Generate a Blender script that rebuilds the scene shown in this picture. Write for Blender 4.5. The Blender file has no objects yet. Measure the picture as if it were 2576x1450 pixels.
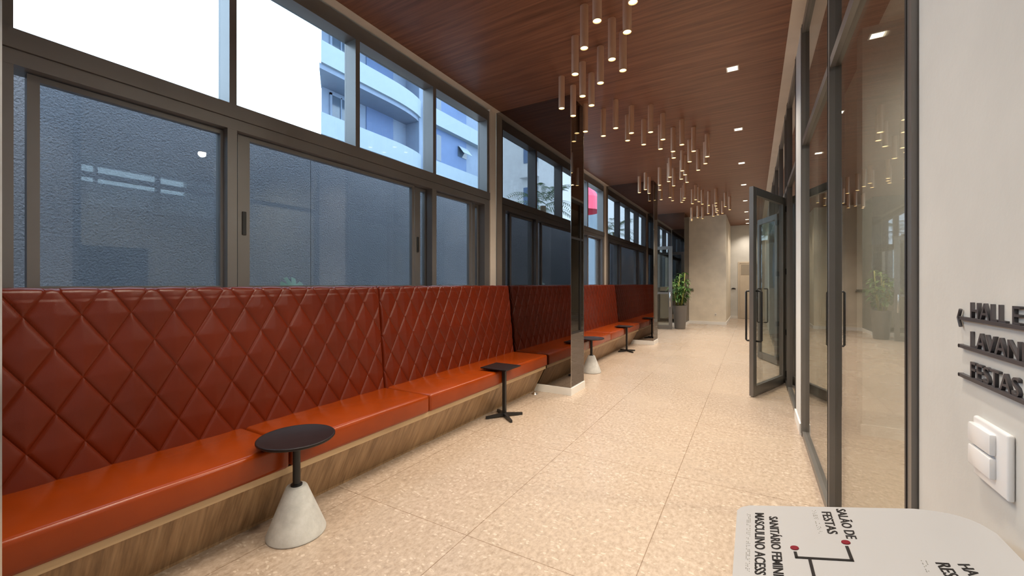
import bpy, bmesh, math, random
from mathutils import Vector, Matrix, Euler

# ------------------------------------------------------------------ camera, sky, exposure
scene = bpy.context.scene
FPX, YAW = 1040.0, math.atan(607.0 / 1040.0)
cam_data = bpy.data.cameras.new('camera')
cam_data.sensor_width = 36.0
cam_data.lens = FPX / 2576.0 * 36.0
cam_data.shift_y = -10.0 / 2576.0
cam_data.clip_start = 0.02
cam_data.clip_end = 400
cam = bpy.data.objects.new('camera', cam_data)
scene.collection.objects.link(cam)
cam.location = (0, 0, 1.2)
cam.rotation_euler = (math.radians(90), 0, YAW)
scene.camera = cam

world = bpy.data.worlds.new('sky')
scene.world = world
world.use_nodes = True
bg = world.node_tree.nodes['Background']
bg.inputs[0].default_value = (0.70, 0.86, 1.0, 1)
bg.inputs[1].default_value = 4.4

vs = scene.view_settings
vs.view_transform = 'Standard'
vs.look = 'None'
vs.exposure = 0.38
vs.gamma = 1.0
vs.use_curve_mapping = False
scene.cycles.max_bounces = 7
scene.cycles.diffuse_bounces = 3
scene.cycles.glossy_bounces = 4
scene.cycles.transparent_max_bounces = 16
scene.cycles.adaptive_threshold = 0.06
LAMP = 18.5          # watts of one pendant lamp
DOWN = 82.0          # watts of one recessed downlight

R = random.Random(7)
PI = math.pi
CEIL = 3.24

# ------------------------------------------------------------------ materials
MATS = {}
def nmat(name):
    m = bpy.data.materials.new(name)
    m.use_nodes = True
    MATS[name] = m
    nt = m.node_tree
    b = nt.nodes['Principled BSDF']
    return m, nt, b
def rgb(c):
    return (c[0], c[1], c[2], 1)
def s2l(r, g, b):
    f = lambda v: (v / 255 / 12.92) if v / 255 <= 0.04045 else ((v / 255 + 0.055) / 1.055) ** 2.4
    return (f(r), f(g), f(b))
def mapping(nt, scale=(1, 1, 1), rot=(0, 0, 0), loc=(0, 0, 0), kind='Object'):
    tc = nt.nodes.new('ShaderNodeTexCoord')
    mp = nt.nodes.new('ShaderNodeMapping')
    mp.inputs['Scale'].default_value = scale
    mp.inputs['Rotation'].default_value = rot
    mp.inputs['Location'].default_value = loc
    nt.links.new(tc.outputs[kind], mp.inputs['Vector'])
    return mp.outputs['Vector']
def noise(nt, vec, scale, detail=4, rough=0.55):
    n = nt.nodes.new('ShaderNodeTexNoise')
    n.inputs['Scale'].default_value = scale
    n.inputs['Detail'].default_value = detail
    n.inputs['Roughness'].default_value = rough
    nt.links.new(vec, n.inputs['Vector'])
    return n.outputs['Fac']
def ramp(nt, fac, stops):
    r = nt.nodes.new('ShaderNodeValToRGB')
    el = r.color_ramp.elements
    while len(el) > 1:
        el.remove(el[0])
    el[0].position = stops[0][0]; el[0].color = rgb(stops[0][1])
    for p, c in stops[1:]:
        e = el.new(p); e.color = rgb(c)
    nt.links.new(fac, r.inputs[0])
    return r.outputs[0]
def mixc(nt, fac, a, b, mode='MIX'):
    m = nt.nodes.new('ShaderNodeMix')
    m.data_type = 'RGBA'; m.blend_type = mode
    if isinstance(fac, (int, float)): m.inputs[0].default_value = fac
    else: nt.links.new(fac, m.inputs[0])
    for s, i in ((a, 6), (b, 7)):
        if isinstance(s, tuple): m.inputs[i].default_value = rgb(s)
        else: nt.links.new(s, m.inputs[i])
    return m.outputs[2]
def bump(nt, b, height, strength=0.3, dist=0.01):
    n = nt.nodes.new('ShaderNodeBump')
    n.inputs['Strength'].default_value = strength
    n.inputs['Distance'].default_value = dist
    nt.links.new(height, n.inputs['Height'])
    nt.links.new(n.outputs[0], b.inputs['Normal'])
def plain(name, col, rough=0.5, metal=0.0, var=0.06, bscale=0, bstr=0.1, spec=0.5, coat=0):
    m, nt, b = nmat(name)
    v = mapping(nt)
    n = noise(nt, v, 3.0)
    a = tuple(c * (1 - var) for c in col); d = tuple(min(1, c * (1 + var)) for c in col)
    nt.links.new(ramp(nt, n, [(0.3, a), (0.7, d)]), b.inputs['Base Color'])
    b.inputs['Roughness'].default_value = rough
    b.inputs['Metallic'].default_value = metal
    b.inputs['Specular IOR Level'].default_value = spec
    b.inputs['Coat Weight'].default_value = coat
    if bscale:
        bump(nt, b, noise(nt, v, bscale, 3), bstr, 0.004)
    return m
def math_node(nt, op, a, b=None):
    n = nt.nodes.new('ShaderNodeMath'); n.operation = op
    for i, s in enumerate((a, b)):
        if s is None: continue
        if isinstance(s, (int, float)): n.inputs[i].default_value = s
        else: nt.links.new(s, n.inputs[i])
    return n.outputs[0]

# floor: cream stone-chip flooring in large tiles
m, nt, b = nmat('chip_floor')
v = mapping(nt)
vo = nt.nodes.new('ShaderNodeTexVoronoi'); vo.inputs['Scale'].default_value = 34; vo.inputs['Randomness'].default_value = 1
vw = mapping(nt, (1.0, 1.7, 1))
wn = nt.nodes.new('ShaderNodeTexNoise'); wn.inputs['Scale'].default_value = 14; nt.links.new(v, wn.inputs['Vector'])
wv = nt.nodes.new('ShaderNodeMixRGB'); wv.blend_type = 'ADD'; wv.inputs[0].default_value = 0.08
nt.links.new(vw, wv.inputs[1]); nt.links.new(wn.outputs['Color'], wv.inputs[2])
nt.links.new(wv.outputs[0], vo.inputs['Vector'])
sep = nt.nodes.new('ShaderNodeSeparateColor'); nt.links.new(vo.outputs['Color'], sep.inputs[0])
base = ramp(nt, noise(nt, mapping(nt, (1.6, 1.0, 1)), 30, 6, 0.72), [(0.30, (0.295, 0.226, 0.168)), (0.5, (0.418, 0.330, 0.255)), (0.72, (0.53, 0.43, 0.345))])
chipmask = math_node(nt, 'MULTIPLY', math_node(nt, 'GREATER_THAN', sep.outputs[0], 0.74), math_node(nt, 'LESS_THAN', vo.outputs['Distance'], 0.33))
c1 = mixc(nt, math_node(nt, 'MULTIPLY', chipmask, 0.5), base, (0.66, 0.56, 0.46))
darkmask = math_node(nt, 'MULTIPLY', math_node(nt, 'LESS_THAN', sep.outputs[1], 0.13), math_node(nt, 'LESS_THAN', vo.outputs['Distance'], 0.25))
c2 = mixc(nt, math_node(nt, 'MULTIPLY', darkmask, 0.45), c1, (0.31, 0.22, 0.15))
br = nt.nodes.new('ShaderNodeTexBrick')
br.inputs['Scale'].default_value = 1.0
br.inputs['Brick Width'].default_value = 1.152; br.inputs['Row Height'].default_value = 0.765
br.inputs['Mortar Size'].default_value = 0.0022; br.inputs['Mortar Smooth'].default_value = 0.2
br.offset = 0.0
br.inputs['Color1'].default_value = (1, 1, 1, 1); br.inputs['Color2'].default_value = (0.965, 0.965, 0.965, 1)
br.inputs['Mortar'].default_value = (0.55, 0.48, 0.42, 1)
bv = mapping(nt, (1, 1, 1), (0, 0, -PI / 2), (0, 0, 0))
# rotate so that the brick rows run along the corridor
mp = bv.node; mp.inputs['Location'].default_value = (-1.595, -1.18, 0)
nt.links.new(bv, br.inputs['Vector'])
nt.links.new(mixc(nt, 1.0, c2, br.outputs['Color'], 'MULTIPLY'), b.inputs['Base Color'])
rr = ramp(nt, noise(nt, v, 1.3, 3), [(0.3, (0.22,) * 3), (0.7, (0.31,) * 3)])
nt.links.new(rr, b.inputs['Roughness'])
bump(nt, b, noise(nt, v, 60, 3), 0.06, 0.003)

# ceiling: reddish brown wood-look cladding, grain across the corridor
m, nt, b = nmat('ceiling_wood')
v = mapping(nt, (0.55, 9.0, 1.0))
n1 = noise(nt, v, 2.2, 9, 0.62)
v2 = mapping(nt, (1.6, 60.0, 1.0))
n2 = noise(nt, v2, 1.4, 4, 0.5)
ca = ramp(nt, n1, [(0.25, (0.135, 0.052, 0.030)), (0.5, (0.232, 0.096, 0.053)), (0.78, (0.34, 0.152, 0.088))])
cb = ramp(nt, n2, [(0.35, (0.62, 0.62, 0.62)), (0.65, (1.0, 1.0, 1.0))])
nt.links.new(mixc(nt, 0.8, ca, cb, 'MULTIPLY'), b.inputs['Base Color'])
b.inputs['Roughness'].default_value = 0.42
bump(nt, b, n1, 0.06, 0.004)

# oak-look panel of the bench base
m, nt, b = nmat('bench_wood')
v = mapping(nt, (1.0, 9.0, 1.1), (math.radians(17), 0, 0))
n1 = noise(nt, v, 3.0, 9, 0.62)
v2 = mapping(nt, (1.0, 60.0, 2.5), (math.radians(17), 0, 0))
n2 = noise(nt, v2, 2.0, 4, 0.5)
ca = ramp(nt, n1, [(0.3, (0.215, 0.118, 0.052)), (0.52, (0.37, 0.225, 0.115)), (0.75, (0.48, 0.315, 0.175))])
cb = ramp(nt, n2, [(0.35, (0.7, 0.7, 0.7)), (0.6, (1.0, 1.0, 1.0))])
nt.links.new(mixc(nt, 0.8, ca, cb, 'MULTIPLY'), b.inputs['Base Color'])
b.inputs['Roughness'].default_value = 0.45
plain('bench_edge', (0.56, 0.39, 0.22), 0.45)

# leather
def leather(name, col, rough, quilt=False):
    m, nt, b = nmat(name)
    v = mapping(nt)
    n = noise(nt, v, 4)
    nt.links.new(ramp(nt, n, [(0.3, tuple(c * 0.9 for c in col)), (0.7, tuple(c * 1.08 for c in col))]), b.inputs['Base Color'])
    b.inputs['Roughness'].default_value = rough
    b.inputs['Specular IOR Level'].default_value = 0.38
    vo = nt.nodes.new('ShaderNodeTexVoronoi'); vo.inputs['Scale'].default_value = 420
    nt.links.new(v, vo.inputs['Vector'])
    hgt = math_node(nt, 'MULTIPLY', vo.outputs['Distance'], 0.06)
    if quilt:    # stitched grooves on the same diamond net as the mesh
        tc = nt.nodes.new('ShaderNodeTexCoord'); sp = nt.nodes.new('ShaderNodeSeparateXYZ')
        nt.links.new(tc.outputs['Object'], sp.inputs[0])
        a_ = math_node(nt, 'DIVIDE', math_node(nt, 'SUBTRACT', sp.outputs[1], QUILT_Y), 0.1625)
        b_ = math_node(nt, 'DIVIDE', math_node(nt, 'SUBTRACT', math_node(nt, 'MINIMUM', sp.outputs[2], 1.165), 1.07), 0.262)
        ds = []
        for op in ('ADD', 'SUBTRACT'):
            q = math_node(nt, op, a_, b_)
            ds.append(math_node(nt, 'ABSOLUTE', math_node(nt, 'SUBTRACT', q, math_node(nt, 'ROUND', q))))
        d_ = math_node(nt, 'DIVIDE', math_node(nt, 'MINIMUM', ds[0], ds[1]), 7.24)
        g = math_node(nt, 'MINIMUM', math_node(nt, 'DIVIDE', d_, 0.0050), 1.0)
        hgt = math_node(nt, 'ADD', hgt, math_node(nt, 'POWER', g, 0.6))
        bump(nt, b, hgt, 0.6, 0.0038)
    else:
        bump(nt, b, hgt, 0.5, 0.002)
    return m
QUILT_Y = 0.264 + 0.165 - 2.2
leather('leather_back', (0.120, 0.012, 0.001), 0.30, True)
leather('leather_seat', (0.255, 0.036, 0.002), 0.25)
leather('leather_piping', (0.16, 0.02, 0.004), 0.35)

plain('plaster_beige', (0.64, 0.63, 0.60), 0.75, bscale=55, bstr=0.10)
plain('plaster_border', (0.64, 0.57, 0.49), 0.7)
plain('plaster_endwall', (0.72, 0.64, 0.52), 0.75, bscale=25, bstr=0.15, var=0.10)
plain('white_trim', (0.80, 0.78, 0.74), 0.4)
plain('bronze_frame', (0.175, 0.166, 0.162), 0.34, metal=0.35)
plain('grey_frame', (0.19, 0.18, 0.17), 0.34, metal=0.45)
plain('black_gasket', (0.012, 0.012, 0.013), 0.5)
plain('black_metal', (0.012, 0.012, 0.013), 0.38)
plain('black_top', (0.014, 0.009, 0.009), 0.42, spec=0.25)
plain('tower_white', (0.60, 0.62, 0.64), 0.7)
plain('tower_blue', (0.10, 0.16, 0.28), 0.5)
plain('bronze_tube', (0.80, 0.54, 0.37), 0.42, metal=0.5)
plain('chrome', (0.75, 0.73, 0.70), 0.18, metal=1.0)
plain('lettering', (0.060, 0.056, 0.062), 0.45)
plain('print_black', (0.014, 0.012, 0.012), 0.6, spec=0.2)
plain('print_red', (0.17, 0.004, 0.014), 0.55, spec=0.2)
plain('braille_grey', (0.42, 0.40, 0.36), 0.35)
plain('board_white', (0.43, 0.43, 0.435), 0.28, var=0.02)
plain('switch_white', (0.86, 0.86, 0.87), 0.25, var=0.01)
plain('pot_grey', (0.14, 0.125, 0.11), 0.5)
plain('soil', (0.05, 0.035, 0.025), 0.9)
plain('facade_white', (0.20, 0.24, 0.275), 0.7, var=0.03)
plain('facade_blue', (0.07, 0.11, 0.21), 0.7, var=0.05)
plain('facade_grey', (0.13, 0.165, 0.23), 0.7, var=0.05)
plain('facade_window', (0.05, 0.07, 0.10), 0.12, spec=0.8)
plain('curtain', (0.45, 0.48, 0.50), 0.8)
plain('paving', (0.34, 0.33, 0.31), 0.8)
plain('red_cloth', (0.65, 0.05, 0.10), 0.6)
plain('bark', (0.16, 0.11, 0.07), 0.9)
plain('door_dark', (0.05, 0.06, 0.07), 0.5)
plain('door_paint', (0.62, 0.53, 0.42), 0.55)
plain('door_panel', (0.36, 0.31, 0.25), 0.35)

def leafmat(name, a, c):
    m, nt, b = nmat(name)
    nt.links.new(ramp(nt, noise(nt, mapping(nt), 18), [(0.3, a), (0.7, c)]), b.inputs['Base Color'])
    b.inputs['Roughness'].default_value = 0.4
leafmat('leaf_green', (0.045, 0.12, 0.025), (0.13, 0.27, 0.06))
leafmat('leaf_dark', (0.012, 0.05, 0.025), (0.03, 0.10, 0.05))
leafmat('leaf_palm', (0.07, 0.14, 0.05), (0.17, 0.28, 0.11))  # backlight on the fronds is put into this lighter green
leafmat('stem_yellow', (0.28, 0.30, 0.05), (0.42, 0.42, 0.10))

# concrete
m, nt, b = nmat('concrete')
v = mapping(nt)
nt.links.new(ramp(nt, noise(nt, v, 9, 8, 0.65), [(0.3, (0.44, 0.44, 0.43)), (0.55, (0.60, 0.60, 0.58)), (0.75, (0.70, 0.70, 0.69))]), b.inputs['Base Color'])
b.inputs['Roughness'].default_value = 0.75
bump(nt, b, noise(nt, v, 90, 3), 0.12, 0.003)

# rough grey outdoor render with lumps
m, nt, b = nmat('stucco')
v = mapping(nt)
nt.links.new(ramp(nt, noise(nt, v, 1.2, 3), [(0.3, (0.195, 0.205, 0.24)), (0.7, (0.24, 0.25, 0.29))]), b.inputs['Base Color'])
b.inputs['Roughness'].default_value = 0.85
bump(nt, b, noise(nt, v, 75, 3, 0.55), 0.9, 0.016)

# smoked mirror
m, nt, b = nmat('smoked_mirror')
b.inputs['Base Color'].default_value = (0.30, 0.285, 0.28, 1)
b.inputs['Metallic'].default_value = 1.0
b.inputs['Roughness'].default_value = 0.015
b.inputs['Specular Tint'].default_value = (0.5, 0.5, 0.5, 1)
bump(nt, b, noise(nt, mapping(nt, (2.2, 2.2, 0.35)), 1.0, 1, 0.3), 0.035, 0.02)

def glass(name, tint, gain, ior=1.5):
    tint = tuple(c ** 0.5 for c in tint)   # two faces
    m = bpy.data.materials.new(name); m.use_nodes = True; MATS[name] = m
    nt = m.node_tree; nt.nodes.clear()
    out = nt.nodes.new('ShaderNodeOutputMaterial')
    tr = nt.nodes.new('ShaderNodeBsdfTransparent'); tr.inputs[0].default_value = rgb(tint)
    gl = nt.nodes.new('ShaderNodeBsdfGlossy'); gl.inputs['Roughness'].default_value = 0.0
    fr = nt.nodes.new('ShaderNodeFresnel'); fr.inputs['IOR'].default_value = ior
    mu = nt.nodes.new('ShaderNodeMath'); mu.operation = 'MULTIPLY'; mu.use_clamp = True
    mu.inputs[1].default_value = gain
    mx = nt.nodes.new('ShaderNodeMixShader')
    ge = nt.nodes.new('ShaderNodeNewGeometry')       # same reflectance on both faces of the sheet
    io = nt.nodes.new('ShaderNodeMix'); io.data_type = 'FLOAT'
    nt.links.new(ge.outputs['Backfacing'], io.inputs[0])
    io.inputs[2].default_value = ior; io.inputs[3].default_value = 1.0 / ior
    nt.links.new(io.outputs[0], fr.inputs['IOR'])
    nt.links.new(fr.outputs[0], mu.inputs[0]); nt.links.new(mu.outputs[0], mx.inputs[0])
    nt.links.new(tr.outputs[0], mx.inputs[1]); nt.links.new(gl.outputs[0], mx.inputs[2])
    nt.links.new(mx.outputs[0], out.inputs[0])
glass('window_glass', (0.80, 0.90, 0.98), 1.0)
glass('partition_glass', (0.80, 0.82, 0.76), 1.35)

def emit(name, col, s):
    m = bpy.data.materials.new(name); m.use_nodes = True; MATS[name] = m
    nt = m.node_tree; nt.nodes.clear()
    out = nt.nodes.new('ShaderNodeOutputMaterial'); e = nt.nodes.new('ShaderNodeEmission')
    e.inputs[0].default_value = rgb(col); e.inputs[1].default_value = s
    nt.links.new(e.outputs[0], out.inputs[0])
emit('lamp_glow', (1.0, 0.84, 0.40), 3.0)
emit('panel_glow', (1.0, 0.92, 0.80), 9.0)
emit('down_glow', (1.0, 0.86, 0.62), 4.0)

# ------------------------------------------------------------------ helpers
COL = scene.collection
def box(bm, x0, x1, y0, y1, z0, z1):
    vs_ = [bm.verts.new((x, y, z)) for x in (x0, x1) for y in (y0, y1) for z in (z0, z1)]
    for f in ((0, 1, 3, 2), (4, 6, 7, 5), (0, 4, 5, 1), (2, 3, 7, 6), (0, 2, 6, 4), (1, 5, 7, 3)):
        bm.faces.new([vs_[i] for i in f])
def bx(*dims):
    bm = bmesh.new(); box(bm, *dims); return bm
def boxes(*lst):
    bm = bmesh.new()
    for d in lst: box(bm, *d)
    return bm
def rbox(x0, x1, y0, y1, z0, z1, r=0.005, seg=2):
    bm = bx(x0, x1, y0, y1, z0, z1)
    bmesh.ops.bevel(bm, geom=list(bm.edges), offset=r, segments=seg, profile=0.5, affect='EDGES')
    return bm
def lathe(bm, cx, cy, prof, n=32, cap=True):
    rings = []
    for r, z in prof:
        rings.append([bm.verts.new((cx + r * math.cos(2 * PI * i / n), cy + r * math.sin(2 * PI * i / n), z)) for i in range(n)])
    for a, c in zip(rings, rings[1:]):
        for i in range(n):
            bm.faces.new((a[i], a[(i + 1) % n], c[(i + 1) % n], c[i]))
    if cap:
        bm.faces.new(list(reversed(rings[0]))); bm.faces.new(rings[-1])
def tube(bm, pts, r, n=8):
    rings = []
    pts = [Vector(p) for p in pts]
    for i, p in enumerate(pts):
        d = (pts[min(i + 1, len(pts) - 1)] - pts[max(i - 1, 0)]).normalized()
        a = d.orthogonal().normalized() if i == 0 else (pa - d * pa.dot(d)).normalized()
        pa = a
        c = d.cross(a)
        rr_ = r[i] if isinstance(r, (list, tuple)) else r
        rings.append([bm.verts.new(p + (a * math.cos(2 * PI * k / n) + c * math.sin(2 * PI * k / n)) * rr_) for k in range(n)])
    for a, c in zip(rings, rings[1:]):
        for i in range(n):
            bm.faces.new((a[i], a[(i + 1) % n], c[(i + 1) % n], c[i]))
    bm.faces.new(list(reversed(rings[0]))); bm.faces.new(rings[-1])
def prism(bm, pts, z0, z1):
    lo = [bm.verts.new((x, y, z0)) for x, y in pts]; hi = [bm.verts.new((x, y, z1)) for x, y in pts]
    n = len(pts)
    for i in range(n):
        bm.faces.new((lo[i], lo[(i + 1) % n], hi[(i + 1) % n], hi[i]))
    bm.faces.new(list(reversed(lo))); bm.faces.new(hi)
def xz_prism(bm, pts, y0, y1):
    lo = [bm.verts.new((x, y0, z)) for x, z in pts]; hi = [bm.verts.new((x, y1, z)) for x, z in pts]
    n = len(pts)
    for i in range(n):
        bm.faces.new((lo[i], lo[(i + 1) % n], hi[(i + 1) % n], hi[i]))
    bm.faces.new(list(reversed(lo))); bm.faces.new(hi)
def wpos(o):
    v = Vector(o.location)
    while o.parent:
        o = o.parent; v = v + Vector(o.location)
    return v
def obj(name, bm, mat, parent=None, smooth=False, keep=False):
    """one mesh object; bm is in world coordinates, stored relative to the parent"""
    if parent is not None and not keep:
        bmesh.ops.translate(bm, verts=bm.verts, vec=-wpos(parent))
    bmesh.ops.recalc_face_normals(bm, faces=bm.faces)
    me = bpy.data.meshes.new(name); bm.to_mesh(me); bm.free()
    if smooth:
        for p in me.polygons: p.use_smooth = True
        if smooth is not True:
            me.set_sharp_from_angle(angle=math.radians(smooth))
    me.materials.append(MATS[mat])
    o = bpy.data.objects.new(name, me); COL.objects.link(o)
    if parent is not None: o.parent = parent
    return o
def tag(o, label, cat, group=None):
    o['label'] = label; o['category'] = cat
    if group: o['group'] = group
    return o
def thing(name, label, cat, loc, group=None):
    o = bpy.data.objects.new(name, None); COL.objects.link(o)
    o.location = loc; o.empty_display_size = 0.1
    return tag(o, label, cat, group)
def struct(name, bm, mat, parent=None, smooth=False):
    o = obj(name, bm, mat, parent, smooth)
    if parent is None: o['kind'] = 'structure'
    return o
def sroot(name, loc, label=None):
    o = bpy.data.objects.new(name, None); COL.objects.link(o); o.location = loc
    o['kind'] = 'structure'
    if label: o['label'] = label
    return o
def dup(root, loc, label=None, group=None, rotz=None):
    r = root.copy(); COL.objects.link(r); r.location = loc
    if rotz is not None: r.rotation_euler = (0, 0, rotz)
    if label: r['label'] = label
    if group: r['group'] = group
    for ch in list(root.children):
        c = ch.copy(); COL.objects.link(c); c.parent = r
        for g in ch.children:
            d = g.copy(); COL.objects.link(d); d.parent = c
    return r

# ------------------------------------------------------------------ shell
YB, YE = -4.0, 16.4         # back of the corridor, far wall
struct('floor', bx(-2.80, 4.2, YB, YE + 0.1, -0.10, 0.0), 'chip_floor')
struct('ceiling', bx(-2.59, 0.243, YB, YE + 0.1, CEIL, CEIL + 0.12), 'ceiling_wood')
struct('trim_1', bx(-2.80, -2.59, YB, YE + 0.1, CEIL - 0.002, CEIL + 0.12), 'plaster_border')
struct('trim_2', bx(0.243, 0.42, YB, YE + 0.1, CEIL - 0.002, CEIL + 0.12), 'plaster_border')
struct('ceiling_room', bx(0.85, 4.2, YB, YE + 0.1, CEIL, CEIL + 0.12), 'plaster_beige')
struct('ceiling_room_border', bx(0.42, 0.85, YB, YE + 0.1, CEIL, CEIL + 0.12), 'ceiling_wood')
struct('wall_back', bx(-2.80, 4.2, YB - 0.12, YB, 0, CEIL), 'plaster_beige')
# far walls
struct('wall_end', bx(-2.80, -0.69, 13.62, YE + 0.1, 0, CEIL), 'plaster_endwall')
struct('baseboard_end', boxes((-1.69, -0.676, 13.605, 13.62, 0, 0.085), (-0.69, -0.676, 13.62, YE, 0, 0.085)), 'white_trim')
struct('wall_far', bx(-0.69, 4.2, YE, YE + 0.1, 0, CEIL), 'plaster_beige')
struct('baseboard_far', bx(-0.676, -0.47, YE - 0.015, YE, 0, 0.085), 'white_trim')
d = sroot('door_4', (0, YE, 0))
obj('door_frame', boxes((-0.46, -0.41, YE - 0.02, YE, 0, 1.97), (0.32, 0.345, YE - 0.02, YE, 0, 1.97), (-0.41, 0.32, YE - 0.02, YE, 1.92, 1.97)), 'door_paint', d)
obj('door_leaf', rbox(-0.405, 0.315, YE - 0.012, YE - 0.001, 0.01, 1.915, 0.003), 'door_paint', d)
obj('glass_panel', bx(-0.37, 0.28, YE - 0.018, YE - 0.012, 1.52, 1.88), 'door_panel', d)
# left wall below the windows
struct('wall_left', boxes((-2.80, -2.665, YB, 12.63, 0, 1.10), (-2.80, -2.665, 13.0, 13.62, 0, CEIL)), 'plaster_beige')

# ------------------------------------------------------------------ left glazing, one structure per bay
WX0, WX1 = -2.79, -2.66
def window_bay(n, y):
    """y shifts the bay that starts at the first mirrored column"""
    r = sroot('window_%d' % n, (WX1, y + 0.262, 1.10))
    Y = lambda *a: tuple(k + y for k in a)
    # fixed frame: head, transom, sill, mullions
    bm = bmesh.new()
    box(bm, WX0, WX1, y + .39, y + 4.03, 3.10, 3.215)
    box(bm, WX0, -2.645, y + .39, y + 4.03, 2.18, 2.262)
    box(bm, WX0, -2.655, y + .39, y + 4.03, 2.115, 2.178)
    box(bm, WX0, -2.66, y + .39, y + 4.03, 1.10, 1.15)
    for a, c in ((.39, .44), (1.262, 1.302), (2.155, 2.195), (3.052, 3.097), (3.985, 4.03)):
        box(bm, WX0, WX1, y + a, y + c, 2.262, 3.10)
    for a, c in ((.39, .44), (1.25, 1.302), (3.035, 3.097), (3.93, 4.03)):
        box(bm, WX0, WX1 + .004, y + a, y + c, 1.15, 2.115)
    obj('window_frame', bm, 'bronze_frame', r)
    # upper panes
    for a, c in ((.44, 1.262), (1.302, 2.155), (2.195, 3.052), (3.097, 3.985)):
        obj('upper_pane', bx(-2.776, -2.770, y + a, y + c, 2.262, 3.10), 'window_glass', r)
    # sliding sashes: (stile, glass, stile)
    for k, (s0, s1, g1, e1, x) in enumerate(((.485, .523, 1.235, 1.25, -2.705), (1.327, 1.396, 2.81, 2.84, -2.700), (2.88, 2.955, 3.02, 3.03, -2.735), (3.10, 3.125, 3.70, 3.745, -2.705), (3.80, 3.86, 3.90, 3.925, -2.74))):
        bm = bmesh.new()
        box(bm, x - .035, x, y + s0, y + s1, 1.155, 2.11)
        box(bm, x - .035, x, y + g1, y + e1, 1.155, 2.11)
        box(bm, x - .035, x, y + s1, y + g1, 2.085, 2.11)
        box(bm, x - .035, x, y + s1, y + g1, 1.155, 1.19)
        s = obj('sash_frame', bm, 'bronze_frame', r)
        obj('pane', bx(x - .022, x - .016, y + s1, y + g1, 1.19, 2.085), 'window_glass', s, )
        if k in (1, 2):
            yy = y + (1.362 if k == 1 else 2.92)
            bmh = rbox(x, x + .008, yy - .012, yy + .012, 1.50, 1.645, .004)
            obj('latch', bmh, 'black_metal', s)
    struct('trim_%d' % (n + 2), boxes((-2.80, -2.645, y + .262, y + .39, 1.10, CEIL), (-2.80, -2.645, y + 4.03, y + 4.15, 1.10, CEIL)), 'plaster_border')
    return r
window_bay(1, 0.0)
window_bay(2, 4.285)
window_bay(3, -4.28)
# third bay: upper glazing and a doorway below
r = sroot('window_4', (WX1, 8.83, 2.18))
bm = bmesh.new()
box(bm, WX0, WX1, 8.83, 12.63, 3.10, 3.215); box(bm, WX0, WX1, 8.83, 12.63, 2.18, 2.262)
for a in (8.83, 9.9, 11.0, 12.0, 12.58): box(bm, WX0, WX1, a, a + .045, 2.262, 3.10)
box(bm, WX0, WX1, 10.62, 10.68, 1.10, 2.18); box(bm, WX0, WX1, 11.50, 11.56, 1.10, 2.18)
obj('window_frame', bm, 'bronze_frame', r)
obj('upper_pane', bx(-2.776, -2.770, 8.83, 12.63, 2.262, 3.10), 'window_glass', r)
obj('lower_pane', bx(-2.776, -2.770, 8.83, 12.63, 1.10, 2.18), 'window_glass', r)

# ------------------------------------------------------------------ mirrored columns
def column(y0, y1, label, x1=-1.69):
    t = thing('mirrored_column', label, 'column', (-2.1, (y0 + y1) / 2, 0), 'mirror-clad columns along the window wall')
    obj('core', bx(-2.66, x1 - .012, y0 + .006, y1 - .006, 0, CEIL), 'plaster_border', t)
    obj('mirror_panel', bx(-2.645, x1 - .006, y0, y0 + .006, 0.078, CEIL), 'smoked_mirror', t)
    obj('mirror_panel', bx(-2.645, x1 - .006, y1 - .006, y1, 0.078, CEIL), 'smoked_mirror', t)
    obj('mirror_panel', bx(x1 - .012, x1 - .006, y0 + .006, y1 - .006, 0.078, CEIL), 'smoked_mirror', t)
    obj('edge_strip', boxes((x1 - .006, x1 - .003, y0 - .001, y0 + .003, 0.078, CEIL), (x1 - .006, x1 - .003, y1 - .003, y1 + .001, 0.078, CEIL)), 'chrome', t)
    obj('baseboard', bx(-2.40, x1 + .006, y0 - .012, y1 + .012, 0, 0.078), 'white_trim', t)
    return t
column(-0.13, 0.260, 'mirror-clad column at the near end of the leather bench, cut by the left edge')
column(4.16, 4.55, 'full-height smoked mirror column between the near bench and the far bench')
column(8.43, 8.82, 'smoked mirror column at the far end of the second bench, before the open door')
column(12.63, 13.60, 'dark mirrored column behind the potted plant')

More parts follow.
